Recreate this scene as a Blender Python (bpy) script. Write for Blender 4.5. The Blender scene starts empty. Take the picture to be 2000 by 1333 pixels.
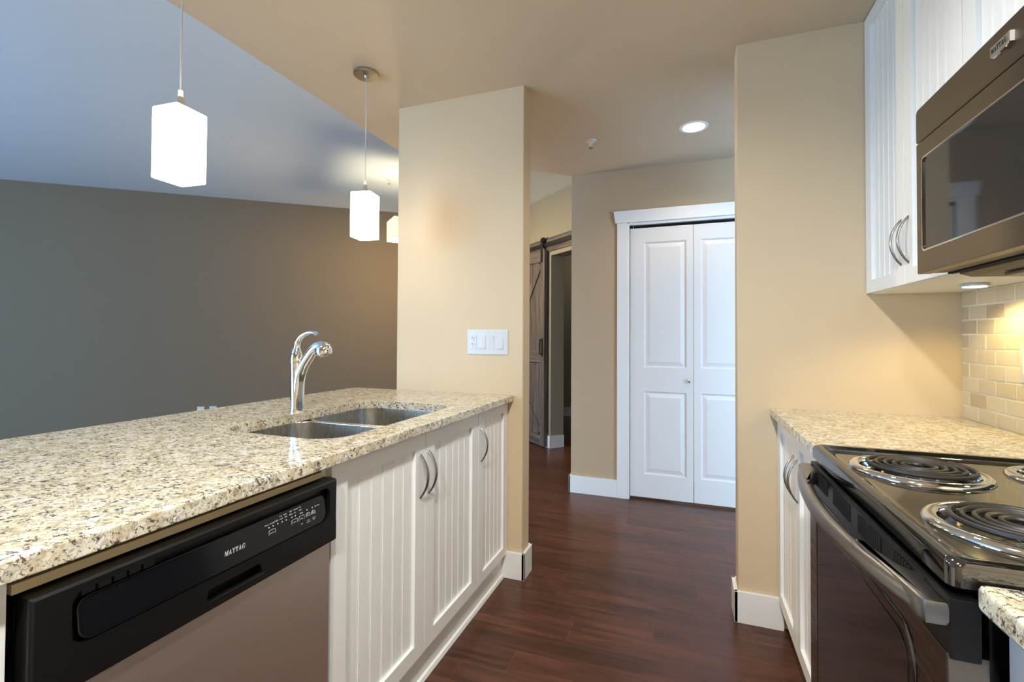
import bpy, bmesh, math, random
from math import pi, sin, cos, radians
from mathutils import Vector, Matrix

SC = bpy.context.scene
COL = SC.collection
random.seed(7)

# ------------------------------------------------------------------ camera
F_PX, YAW, PITCH, ROLL, SHY, CAM_H = 930.18, 20.237, 0.984, 0.294, -23.24, 1.2065
ya, pa, ra = radians(YAW), radians(PITCH), radians(ROLL)
F0 = Vector((-sin(ya), cos(ya), 0)); R0 = Vector((cos(ya), sin(ya), 0)); U0 = Vector((0, 0, 1))
FW = F0 * cos(pa) + U0 * sin(pa); UP = U0 * cos(pa) - F0 * sin(pa)
RT = R0 * cos(ra) + UP * sin(ra); UP = UP * cos(ra) - R0 * sin(ra)
cam = bpy.data.cameras.new('camera'); cam_o = bpy.data.objects.new('camera', cam); COL.objects.link(cam_o)
cam.sensor_width = 36; cam.lens = F_PX / 2000 * 36; cam.shift_y = SHY / 2000
cam.clip_start = 0.02; cam.clip_end = 200
M = Matrix((RT, UP, -FW)).transposed().to_4x4(); M.translation = (0, 0, CAM_H)
cam_o.matrix_world = M
SC.camera = cam_o

# ------------------------------------------------------------------ view + world
SC.view_settings.view_transform = 'Standard'; SC.view_settings.look = 'None'
SC.view_settings.gamma = 1; SC.view_settings.use_curve_mapping = False
SC.view_settings.exposure = 0.4
try:
    SC.cycles.use_denoising = True
    SC.cycles.caustics_reflective = False; SC.cycles.caustics_refractive = False
    SC.cycles.sample_clamp_indirect = 4.0
    SC.cycles.max_bounces = 8; SC.cycles.diffuse_bounces = 5
except Exception: pass
SKY_STRENGTH = 12.6
W = bpy.data.worlds.new('sky'); SC.world = W; W.use_nodes = True
bg = W.node_tree.nodes['Background']; bg.inputs[0].default_value = (0.37, 0.65, 1.0, 1); bg.inputs[1].default_value = SKY_STRENGTH

# light levels, kept together for tuning
PENDANT_EMIT, CAN_W, HALL_W, PUCK_W, DINING_W, BEDROOM_W = 10.0, 76.0, 18.0, 6.2, 16.0, 3.5
WARM = (1.0, 0.87, 0.70); CAN_COL = (1.0, 0.99, 0.96); WARMER = (1.0, 0.75, 0.27)

def lamp(name, kind, loc, power, color, radius=0.04, spot=None, blend=0.6, rot=(0, 0, 0)):
    l = bpy.data.lights.new(name, kind); l.energy = power; l.color = color
    if kind in ('POINT', 'SPOT'): l.shadow_soft_size = radius
    if spot: l.spot_size = radians(spot); l.spot_blend = blend
    o = bpy.data.objects.new(name, l); o.location = loc; o.rotation_euler = rot; COL.objects.link(o); return o

def portal(name, loc, rot, w, h):
    l = bpy.data.lights.new(name, 'AREA'); l.shape = 'RECTANGLE'; l.size = w; l.size_y = h
    o = bpy.data.objects.new(name, l); o.location = loc; o.rotation_euler = rot; COL.objects.link(o)
    l.cycles.is_portal = True
    return o

# ------------------------------------------------------------------ measured places (metres; kitchen axis = Y)
XL, XR, YF, YB = -1.518, -0.7754, 2.265, 2.372        # wing wall beside the peninsula
ZC, ZL = 2.4857, 2.78                                  # kitchen / living ceilings
ZB, TB = 0.132, 0.0167                                 # baseboard height, thickness
XC, XCB = -0.8244, -1.798                              # peninsula top front / back
XRW, XT = 0.2014, 0.9662                               # right stub wall end / tiled wall
XRC, XU, ZU = 0.3242, 0.667, 1.384                     # right counter front, upper doors, upper bottom
YC, XCL = 3.678, -0.858                                # closet wall, its left corner
XE = -1.863                                            # edge of dropped ceiling
ZT, TK = 0.914, 0.031
XD = -0.854                                            # peninsula door faces

# ------------------------------------------------------------------ materials
def s2l(c):
    return tuple(((v / 255) / 12.92 if v / 255 <= 0.04045 else ((v / 255 + 0.055) / 1.055) ** 2.4) for v in c) + (1,)
class NT:
    def __init__(s, name):
        s.m = bpy.data.materials.new(name); s.m.use_nodes = True
        s.t = s.m.node_tree; s.n = s.t.nodes; s.b = s.n['Principled BSDF']
    def node(s, ty, **kw):
        n = s.n.new(ty)
        for k, v in kw.items():
            if k.startswith('i_'):
                key = k[2:]; key = int(key) if key.isdigit() else key.replace('_', ' ')
                n.inputs[key].default_value = v
            else: setattr(n, k, v)
        return n
    def link(s, a, b): s.t.links.new(a, b)
    def math(s, op, a, b=None):
        n = s.n.new('ShaderNodeMath'); n.operation = op
        for i, v in enumerate((a, b)):
            if v is None: continue
            if isinstance(v, (int, float)): n.inputs[i].default_value = v
            else: s.link(v, n.inputs[i])
        return n.outputs[0]
    def mix(s, fac, a, b, mode='MIX'):
        n = s.n.new('ShaderNodeMix'); n.data_type = 'RGBA'; n.blend_type = mode
        for sock, v in ((n.inputs[0], fac), (n.inputs[6], a), (n.inputs[7], b)):
            if isinstance(v, (int, float)): sock.default_value = v
            elif isinstance(v, tuple): sock.default_value = v
            else: s.link(v, sock)
        return n.outputs[2]
    def ramp(s, fac, stops, interp='LINEAR'):
        n = s.n.new('ShaderNodeValToRGB'); cr = n.color_ramp; cr.interpolation = interp
        while len(cr.elements) < len(stops): cr.elements.new(0.5)
        for e, (p, c) in zip(cr.elements, stops):
            e.position = p; e.color = c if len(c) == 4 else tuple(c) + (1,)
        s.link(fac, n.inputs[0]); return n.outputs[0]
    def coord(s, scale=(1, 1, 1), rot=(0, 0, 0)):
        tc = s.n.new('ShaderNodeTexCoord'); mp = s.n.new('ShaderNodeMapping')
        mp.inputs['Scale'].default_value = scale; mp.inputs['Rotation'].default_value = rot
        s.link(tc.outputs['Object'], mp.inputs[0]); return mp.outputs[0]
    def noise(s, vec, scale, detail=3, rough=0.5, dist=0.0):
        n = s.n.new('ShaderNodeTexNoise'); n.inputs['Scale'].default_value = scale; n.inputs['Detail'].default_value = detail
        n.inputs['Roughness'].default_value = rough; n.inputs['Distortion'].default_value = dist
        s.link(vec, n.inputs['Vector']); return n.outputs[0]
    def bump(s, h, strength=0.1, dist=0.002):
        n = s.n.new('ShaderNodeBump'); n.inputs['Strength'].default_value = strength; n.inputs['Distance'].default_value = dist
        s.link(h, n.inputs['Height']); s.link(n.outputs[0], s.b.inputs['Normal'])
    def set(s, color=None, rough=None, metal=None, spec=None, emit=None, estr=None, coat=None, coat_rough=None, aniso=None):
        I = s.b.inputs
        if color is not None:
            if isinstance(color, tuple): I['Base Color'].default_value = color
            else: s.link(color, I['Base Color'])
        if rough is not None:
            if isinstance(rough, (int, float)): I['Roughness'].default_value = rough
            else: s.link(rough, I['Roughness'])
        if metal is not None: I['Metallic'].default_value = metal
        if spec is not None: I['Specular IOR Level'].default_value = spec
        if emit is not None: I['Emission Color'].default_value = emit
        if estr is not None: I['Emission Strength'].default_value = estr
        if coat is not None: I['Coat Weight'].default_value = coat
        if coat_rough is not None: I['Coat Roughness'].default_value = coat_rough
        if aniso is not None: I['Anisotropic'].default_value = aniso
        return s.m

def plain(name, rgb, rough=0.5, metal=0.0, spec=0.5, vary=0.03, scale=8.0, bump=0.0, bscale=250, **kw):
    t = NT(name); c = s2l(rgb); v = t.coord()
    n = t.noise(v, scale, 3)
    lo = tuple(x * (1 - vary) for x in c[:3]) + (1,); hi = tuple(min(1, x * (1 + vary)) for x in c[:3]) + (1,)
    t.set(t.mix(n, lo, hi), rough, metal, spec, **kw)
    if bump: t.bump(t.noise(v, bscale, 2), bump)
    return t.m

def glow(name, rgb, strength, base=(240, 240, 235)):
    t = NT(name); v = t.coord(); n = t.noise(v, 20, 1)
    t.set(t.mix(n, s2l(base), s2l(base)), 0.4, 0, 0.3, emit=tuple(rgb) + (1,), estr=strength); return t.m

MAT = {}
MAT['wall'] = plain('wall_beige_paint', (206, 187, 157), 0.75, spec=0.25, vary=0.02, bump=0.04, bscale=400)
MAT['ceil'] = plain('ceiling_beige_paint', (206, 191, 170), 0.85, spec=0.2, vary=0.02, bump=0.04, bscale=300)
MAT['taupe'] = plain('wall_taupe_paint', (115, 101, 84), 0.75, spec=0.25, vary=0.02, bump=0.04, bscale=400)
MAT['hallwall_dim'] = plain('wall_hall_dimmed', (190, 165, 135), 0.75, spec=0.25, vary=0.02, bump=0.04, bscale=400)  # same beige as the kitchen, darkened for the hall's dimmer light
MAT['bedwall_dim'] = plain('wall_bedroom_dimmed', (158, 150, 130), 0.75, spec=0.25, vary=0.02, bump=0.04, bscale=400)  # hall paint darkened and cooled, weaker bluish light put into the colour
MAT['blued_ceil'] = plain('ceiling_white_blued', (220, 231, 243), 0.85, spec=0.2, vary=0.015, bump=0.04, bscale=300)  # white paint, part of the daylight's blue mixed into the colour
MAT['trim'] = plain('trim_white_gloss', (236, 236, 234), 0.35, vary=0.01)
MAT['doorwhite'] = plain('door_white_paint', (228, 225, 222), 0.4, vary=0.01)
MAT['cab'] = plain('cabinet_cream_lacquer', (238, 239, 238), 0.38, vary=0.012)
MAT['cab_in'] = plain('cabinet_raw_edge', (196, 178, 140), 0.6, vary=0.06)
MAT['chrome'] = plain('polished_chrome', (235, 237, 240), 0.06, 1.0, vary=0.01)
MAT['nickel'] = plain('brushed_nickel', (150, 150, 150), 0.32, 1.0, vary=0.04)
MAT['dark_nickel'] = plain('satin_nickel', (182, 175, 166), 0.3, 1.0, vary=0.04)
MAT['black'] = plain('black_plastic', (13, 13, 14), 0.38, spec=0.4, vary=0.05, bump=0.05, bscale=900)
MAT['black_gloss'] = plain('black_glass', (24, 25, 28), 0.05, spec=1.0, vary=0.03)
MAT['display'] = plain('display_film', (14, 15, 19), 0.12, spec=0.45, vary=0.05)
MAT['black_enamel'] = plain('black_enamel', (20, 20, 18), 0.06, spec=1.0, vary=0.03)
MAT['black_matte'] = plain('black_iron', (26, 26, 28), 0.5, vary=0.1)
MAT['coil'] = plain('coil_element', (52, 50, 48), 0.45, 0.3, vary=0.15)
MAT['void'] = plain('dark_gap', (8, 8, 8), 0.9, vary=0.05)
MAT['plate'] = plain('white_plastic', (200, 202, 204), 0.3, vary=0.006)
MAT['plate_dark'] = plain('outlet_slot', (30, 30, 30), 0.6)
MAT['ink'] = plain('printed_grey_ink', (200, 200, 204), 0.5)
MAT['caulk'] = plain('white_sprinkler', (225, 225, 222), 0.35)
MAT['cord'] = plain('clear_cord', (215, 215, 212), 0.25, vary=0.05)
MAT['pendant'] = glow('pendant_glass', WARM, PENDANT_EMIT)
MAT['can_lens'] = glow('downlight_lens', (1.0, 0.9, 0.8), 6.0)
MAT['puck'] = glow('puck_lens', (1.0, 0.95, 0.85), 4.0)
MAT['shade_cream'] = glow('cream_shade', (1.0, 0.80, 0.46), 0.75, (240, 225, 180))
MAT['shade_diffuser'] = glow('white_diffuser', (1.0, 0.9, 0.7), 1.6)
MAT['filter'] = plain('grease_filter', (120, 115, 100), 0.4, 0.7, vary=0.4, scale=400)
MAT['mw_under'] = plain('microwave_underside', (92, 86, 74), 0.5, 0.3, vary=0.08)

def steel(name, rgb, axis, rough=0.3):
    t = NT(name); sc = [260, 260, 260]; sc[axis] = 2.0
    v = t.coord(tuple(sc)); n = t.noise(v, 1.0, 3, 0.6)
    c = s2l(rgb); lo = tuple(x * 0.93 for x in c[:3]) + (1,)
    t.set(t.mix(n, lo, c), t.math('ADD', t.math('MULTIPLY', n, 0.12), rough - 0.06), 1.0)
    t.bump(n, 0.02, 0.0005); return t.m
MAT['steel'] = steel('stainless_horizontal', (232, 224, 216), 0, 0.42)
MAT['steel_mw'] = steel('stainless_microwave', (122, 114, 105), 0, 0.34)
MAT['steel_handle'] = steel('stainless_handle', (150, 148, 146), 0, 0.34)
MAT['steel_sink'] = steel('stainless_sink', (198, 195, 190), 2, 0.27)
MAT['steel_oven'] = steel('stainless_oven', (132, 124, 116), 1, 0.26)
MAT['oven_glass'] = plain('tinted_oven_glass', (44, 38, 35), 0.05, spec=0.9, vary=0.03)
MAT['bowl_chrome'] = plain('drip_bowl_chrome', (120, 118, 116), 0.14, 1.0, vary=0.2, scale=60)  # chrome darkened, the bowl's dark reflections put into the colour
MAT['enamel_side'] = MAT['black_enamel']
MAT['black_enamel'].node_tree.nodes['Principled BSDF'].inputs['IOR'].default_value = 1.75

def granite():
    t = NT('speckled_granite'); v = t.coord()
    warp = t.n.new('ShaderNodeVectorMath'); warp.operation = 'ADD'
    nz = t.n.new('ShaderNodeTexNoise'); nz.inputs['Scale'].default_value = 75; nz.inputs['Detail'].default_value = 3; t.link(v, nz.inputs['Vector'])
    sub = t.n.new('ShaderNodeVectorMath'); sub.operation = 'SCALE'; t.link(nz.outputs[1], sub.inputs[0]); sub.inputs[3].default_value = 0.016
    t.link(v, warp.inputs[0]); t.link(sub.outputs[0], warp.inputs[1]); w = warp.outputs[0]
    big = t.noise(w, 30, 5, 0.65)
    base = t.ramp(big, [(0.30, s2l((192, 178, 148))), (0.44, s2l((218, 208, 182))), (0.56, s2l((230, 224, 206))), (0.72, s2l((240, 237, 227)))])
    mp = t.n.new('ShaderNodeMapping'); mp.inputs['Scale'].default_value = (0.62, 1.0, 1.0); mp.inputs['Rotation'].default_value = (0, 0, 0.25); t.link(w, mp.inputs[0])
    vc = t.n.new('ShaderNodeTexVoronoi'); vc.inputs['Scale'].default_value = 115; t.link(mp.outputs[0], vc.inputs['Vector'])
    sep = t.n.new('ShaderNodeSeparateColor'); t.link(vc.outputs['Color'], sep.inputs[0])
    c1 = t.ramp(sep.outputs[0], [(0.0, (0.70, 0.68, 0.64)), (0.25, (0.92, 0.91, 0.88)), (0.8, (1, 1, 1)), (1.0, (1.06, 1.06, 1.05))])
    base = t.mix(1.0, base, c1, 'MULTIPLY')
    tan = t.noise(w, 52, 4, 0.65)
    base = t.mix(t.ramp(tan, [(0.58, (0, 0, 0)), (0.66, (0.6, 0.6, 0.6))]), base, s2l((188, 164, 120)))
    ve = t.n.new('ShaderNodeTexVoronoi'); ve.feature = 'DISTANCE_TO_EDGE'; ve.inputs['Scale'].default_value = 115; t.link(mp.outputs[0], ve.inputs['Vector'])
    edge = t.ramp(ve.outputs['Distance'], [(0.02, (1, 1, 1)), (0.11, (0, 0, 0))])
    msk = t.noise(v, 48, 4, 0.7)
    e1 = t.math('MULTIPLY', edge, t.ramp(msk, [(0.48, (0, 0, 0)), (0.60, (0.7, 0.7, 0.7))]))
    base = t.mix(e1, base, s2l((104, 101, 92)))                  # grey slivers between the grains
    g = t.noise(w, 85, 5, 0.75)
    base = t.mix(t.ramp(g, [(0.57, (0, 0, 0)), (0.62, (0.7, 0.7, 0.7))]), base, s2l((122, 119, 108)))
    k = t.noise(mp.outputs[0], 130, 4, 0.7)                      # black flecks
    clus = t.noise(v, 26, 2, 0.5)
    kk = t.math('ADD', k, t.math('MULTIPLY', clus, 0.24))
    base = t.mix(t.ramp(kk, [(0.675, (0, 0, 0)), (0.73, (0.9, 0.9, 0.9))]), base, s2l((50, 48, 46)))
    r = t.noise(w, 62, 2, 0.5)                                   # garnet specks
    base = t.mix(t.ramp(r, [(0.685, (0, 0, 0)), (0.705, (0.85, 0.85, 0.85))]), base, s2l((92, 52, 50)))
    t.set(base, 0.11, 0, 0.5); return t.m
MAT['granite'] = granite()

def floor_mat():
    t = NT('dark_plank_laminate'); v = t.coord()
    sp = t.n.new('ShaderNodeSeparateXYZ'); t.link(v, sp.inputs[0]); x, y = sp.outputs[0], sp.outputs[1]
    ry = t.math('DIVIDE', t.math('SUBTRACT', y, 1.749 - 1.285), 0.1285)
    row = t.math('FLOOR', ry); fy = t.math('FRACT', ry)
    wn = t.n.new('ShaderNodeTexWhiteNoise'); wn.noise_dimensions = '1D'; t.link(row, wn.inputs['W'])
    rx = t.math('DIVIDE', t.math('ADD', x, t.math('MULTIPLY', wn.outputs[0], 1.21)), 1.21)
    colm = t.math('FLOOR', rx); fx = t.math('FRACT', rx)
    cv = t.n.new('ShaderNodeCombineXYZ'); t.link(row, cv.inputs[0]); t.link(colm, cv.inputs[1])
    w2 = t.n.new('ShaderNodeTexWhiteNoise'); w2.noise_dimensions = '3D'; t.link(cv.outputs[0], w2.inputs['Vector'])
    pid = w2.outputs[0]
    gv = t.n.new('ShaderNodeCombineXYZ'); t.link(x, gv.inputs[0]); t.link(y, gv.inputs[1]); t.link(t.math('MULTIPLY', pid, 37.0), gv.inputs[2])
    def stretched(sx, sy, sc, detail, rough, dist=0.0):
        mp = t.n.new('ShaderNodeMapping'); mp.inputs['Scale'].default_value = (sx, sy, 1); t.link(gv.outputs[0], mp.inputs[0])
        return t.noise(mp.outputs[0], sc, detail, rough, dist)
    g1 = stretched(1.6, 14, 1.6, 4, 0.6, 0.6)
    g2 = stretched(3, 70, 2.4, 4, 0.7)
    rings = t.math('FRACT', t.math('MULTIPLY', stretched(0.9, 7, 1.0, 1, 0.4, 0.3), 7.0))
    base = t.ramp(g1, [(0.25, s2l((62, 40, 32))), (0.5, s2l((90, 58, 46))), (0.75, s2l((116, 76, 60)))])
    base = t.mix(t.math('MULTIPLY', g2, 0.55), base, s2l((54, 35, 29)))
    base = t.mix(t.ramp(rings, [(0.0, (0.22, 0.22, 0.22)), (0.06, (0, 0, 0))]), base, s2l((112, 74, 56)))
    tone = t.ramp(pid, [(0, (0.78, 0.78, 0.78)), (1, (1.2, 1.16, 1.14))])
    base = t.mix(1.0, base, tone, 'MULTIPLY')
    ey = t.math('LESS_THAN', fy, 0.012); ex = t.math('LESS_THAN', fx, 0.0016)
    seam = t.math('MAXIMUM', ey, ex)
    base = t.mix(t.math('MULTIPLY', seam, 0.6), base, s2l((120, 86, 70)))
    t.set(base, t.math('ADD', 0.22, t.math('MULTIPLY', g2, 0.14)), 0, 0.26)
    t.bump(t.math('SUBTRACT', g2, t.math('MULTIPLY', seam, 2.0)), 0.05, 0.001)
    return t.m
MAT['floor'] = floor_mat()

def tile_mat():
    t = NT('tumbled_travertine'); v = t.coord()
    geo = t.n.new('ShaderNodeNewGeometry')
    c = t.ramp(geo.outputs['Random Per Island'], [(0, s2l((176, 156, 128))), (0.3, s2l((206, 192, 166))), (0.7, s2l((218, 207, 185))), (1, s2l((202, 187, 160)))])
    n = t.noise(v, 45, 4, 0.6)
    c = t.mix(t.math('MULTIPLY', n, 0.5), c, s2l((222, 210, 184)))
    p = t.noise(v, 160, 3, 0.6)
    c = t.mix(t.ramp(p, [(0.66, (0, 0, 0)), (0.72, (0.8, 0.8, 0.8))]), c, s2l((236, 228, 206)))
    t.set(c, 0.55, 0, 0.35); t.bump(p, 0.25, 0.002); return t.m
MAT['tile'] = tile_mat()
MAT['grout'] = plain('cream_grout', (236, 228, 208), 0.8, vary=0.05, scale=120)

def barnwood(name, vertical=True):
    t = NT(name); v = t.coord((30, 30, 1.6) if vertical else (1.6, 30, 30))
    n = t.noise(v, 1.3, 5, 0.65, 0.5)
    geo = t.n.new('ShaderNodeNewGeometry')
    c = t.ramp(n, [(0.28, s2l((62, 56, 54))), (0.5, s2l((98, 90, 86))), (0.75, s2l((126, 116, 110)))])
    tone = t.ramp(geo.outputs['Random Per Island'], [(0, (0.85, 0.85, 0.85)), (1, (1.12, 1.1, 1.08))])
    t.set(t.mix(1.0, c, tone, 'MULTIPLY'), 0.7, 0, 0.3); t.bump(n, 0.3, 0.002); return t.m
MAT['barn_v'] = barnwood('weathered_wood'); MAT['barn_h'] = barnwood('weathered_wood_cross', False)

# ------------------------------------------------------------------ mesh helpers
def BM(): return bmesh.new()
def join(*bms):
    out = bmesh.new()
    for b in bms:
        me = bpy.data.meshes.new('tmp'); b.to_mesh(me); b.free(); out.from_mesh(me); bpy.data.meshes.remove(me)
    return out
def box(x0, x1, y0, y1, z0, z1, bev=0.0, seg=2):
    bm = bmesh.new()
    vs = [bm.verts.new(p) for p in ((x0,y0,z0),(x1,y0,z0),(x1,y1,z0),(x0,y1,z0),(x0,y0,z1),(x1,y0,z1),(x1,y1,z1),(x0,y1,z1))]
    for f in ((3,2,1,0),(4,5,6,7),(0,1,5,4),(1,2,6,5),(2,3,7,6),(3,0,4,7)): bm.faces.new([vs[i] for i in f])
    if bev: bmesh.ops.bevel(bm, geom=bm.edges[:], offset=bev, segments=seg, affect='EDGES', profile=0.6)
    return bm
def loft(loops, cap0=True, cap1=True, closed=True):
    bm = bmesh.new(); L = [[bm.verts.new(p) for p in lp] for lp in loops]; n = len(L[0])
    for a, b in zip(L, L[1:]):
        for i in range(n if closed else n - 1):
            j = (i + 1) % n
            try: bm.faces.new((a[i], a[j], b[j], b[i]))
            except ValueError: pass
    if cap0: bm.faces.new(L[0][::-1])
    if cap1: bm.faces.new(L[-1])
    bmesh.ops.recalc_face_normals(bm, faces=bm.faces[:]); return bm
def lathe(prof, n=40, c=(0, 0, 0), cap0=True, cap1=True):
    return loft([[(c[0]+r*cos(2*pi*i/n), c[1]+r*sin(2*pi*i/n), c[2]+z) for i in range(n)] for r, z in prof], cap0, cap1)
def disc(r, z0, z1, c=(0, 0, 0), n=40, bev=0.0):
    if bev: return lathe([(r-bev, z0), (r, z0+bev), (r, z1-bev), (r-bev, z1)], n, c)
    return lathe([(r, z0), (r, z1)], n, c)
def tube(pts, rad, n=12, flat=1.0, side=None, cap=True):
    pts = [Vector(p) for p in pts]; loops = []; u = None
    for i, p in enumerate(pts):
        a = pts[max(0, i-1)]; b = pts[min(len(pts)-1, i+1)]; t = (b - a).normalized()
        if side is not None: u = Vector(side); u = (u - t * u.dot(t)).normalized()
        elif u is None:
            u = t.orthogonal().normalized()
        else: u = (u - t * u.dot(t)).normalized()
        w = t.cross(u); r = rad[i] if isinstance(rad, (list, tuple)) else rad
        ru, rw = (r if isinstance(r, tuple) else (r, r * flat))
        loops.append([tuple(p + u * (ru * cos(2*pi*k/n)) + w * (rw * sin(2*pi*k/n))) for k in range(n)])
    return loft(loops, cap, cap)
def smooth_path(pts, k=6):
    P = [Vector(p) for p in pts]; out = []
    for i in range(len(P) - 1):
        p0 = P[max(0, i-1)]; p1 = P[i]; p2 = P[i+1]; p3 = P[min(len(P)-1, i+2)]
        for j in range(k):
            t = j / k
            out.append(0.5 * ((2*p1) + (p2-p0)*t + (2*p0-5*p1+4*p2-p3)*t*t + (3*p1-p0-3*p2+p3)*t**3))
    out.append(P[-1]); return out
def prism(poly, z0, z1, bev=0.0):
    if bev:
        c = Vector((sum(p[0] for p in poly)/len(poly), sum(p[1] for p in poly)/len(poly)))
        def inset(d):
            out = []
            n = len(poly); sgn = 1 if sum(poly[i][0]*poly[(i+1)%n][1]-poly[(i+1)%n][0]*poly[i][1] for i in range(n)) > 0 else -1
            for i in range(n):
                p = Vector(poly[i]); a = Vector(poly[i-1]); b = Vector(poly[(i+1) % n])
                e1 = (p-a).normalized(); e2 = (b-p).normalized()
                n1 = Vector((-e1.y, e1.x))*sgn; n2 = Vector((-e2.y, e2.x))*sgn
                m = (n1+n2); m = m / max(0.3, m.dot(n1)) if m.length > 1e-6 else n1
                out.append(p + m*d)
            return out
        i1 = inset(bev); i2 = inset(bev*0.3)
        def L(q, z): return [(p[0], p[1], z) for p in q]
        return loft([L(i1, z0), L(i2, z0+bev*0.3), L(poly, z0+bev), L(poly, z1-bev), L(i2, z1-bev*0.3), L(i1, z1)])
    return loft([[(p[0], p[1], z0) for p in poly], [(p[0], p[1], z1) for p in poly]])
def rrect(x0, x1, y0, y1, r, n=6):
    rs = r if isinstance(r, (tuple, list)) else (r,)*4
    out = []
    for (cx, cy, a, q) in ((x1-rs[0], y0+rs[0], -pi/2, rs[0]), (x1-rs[1], y1-rs[1], 0, rs[1]), (x0+rs[2], y1-rs[2], pi/2, rs[2]), (x0+rs[3], y0+rs[3], pi, rs[3])):
        for i in range(n+1): out.append((cx+q*cos(a+pi/2*i/n), cy+q*sin(a+pi/2*i/n)))
    return out
def xform(bm, mat): bm.transform(mat); return bm
def mv(bm, x, y, z): bm.transform(Matrix.Translation((x, y, z))); return bm

def finish(me, angle=35):
    for p in me.polygons: p.use_smooth = True
    try: me.set_sharp_from_angle(angle=radians(angle))
    except Exception: pass
def weighted(o):
    w = o.modifiers.new('weighted_normals', 'WEIGHTED_NORMAL'); w.keep_sharp = True; w.weight = 70; w.mode = 'FACE_AREA'
def obj(name, bm, mat, parent=None, world=False, angle=35, label=None):
    if world and parent is not None: bm.transform(world_of(parent).inverted())
    me = bpy.data.meshes.new(name); bm.to_mesh(me); bm.free(); finish(me, angle)
    o = bpy.data.objects.new(name, me); COL.objects.link(o)
    if isinstance(mat, str): mat = MAT[mat]
    me.materials.append(mat); weighted(o)
    if parent is not None: o.parent = parent
    if label: o['label'] = label
    return o
def world_of(o):
    m = Matrix.LocRotScale(o.location, o.rotation_euler, o.scale)
    return (world_of(o.parent) @ m) if o.parent else m
def struct(name, bm, mat, world_parent=None, angle=35):
    o = obj(name, bm, mat, world_parent, angle=angle); 
    if world_parent is None: o['kind'] = 'structure'
    return o
def tag(o, label, cat, group=None):
    o['label'] = label; o['category'] = cat
    if group: o['group'] = group
    return o
def thing(name, label, cat, loc=(0, 0, 0), rz=0.0, group=None, kind=None):
    o = bpy.data.objects.new(name, None); o.location = loc; o.rotation_euler = (0, 0, rz); COL.objects.link(o)
    o.empty_display_size = 0.1
    if kind: o['kind'] = kind
    if label: tag(o, label, cat, group)
    return o
def cut(o, *cutters):
    o.modifiers.clear()
    for cb in cutters:
        me = bpy.data.meshes.new('tmp_cut'); cb.to_mesh(me); cb.free()
        c = bpy.data.objects.new('tmp_cut', me); COL.objects.link(c); c.matrix_world = world_of(o)
        m = o.modifiers.new('b', 'BOOLEAN'); m.operation = 'DIFFERENCE'; m.object = c; m.solver = 'EXACT'
        bpy.context.view_layer.update()
        dg = bpy.context.evaluated_depsgraph_get(); ev = o.evaluated_get(dg)
        new = bpy.data.meshes.new_from_object(ev); o.modifiers.clear(); old = o.data; o.data = new; new.name = old.name
        bpy.data.objects.remove(c); bpy.data.meshes.remove(me); bpy.data.meshes.remove(old)
    finish(o.data); weighted(o); return o

def text_bm(body, size, depth=0.0004, shear=0.0, width=None):
    """lettering in local x/z, facing -y, centred"""
    cu = bpy.data.curves.new('tmp_text', 'FONT'); cu.body = body; cu.size = size; cu.extrude = depth; cu.shear = shear
    cu.align_x = 'CENTER'; cu.align_y = 'CENTER'; cu.resolution_u = 2
    o = bpy.data.objects.new('tmp_text', cu); COL.objects.link(o); bpy.context.view_layer.update()
    me = bpy.data.meshes.new_from_object(o.evaluated_get(bpy.context.evaluated_depsgraph_get()))
    bm = bmesh.new(); bm.from_mesh(me); bpy.data.objects.remove(o); bpy.data.curves.remove(cu); bpy.data.meshes.remove(me)
    if width:
        xs = [v.co.x for v in bm.verts]; k = width / max(1e-6, max(xs) - min(xs)); bm.transform(Matrix.Diagonal((k, 1, 1, 1)))
    bm.transform(Matrix.Rotation(pi/2, 4, 'X')); return bm

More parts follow.
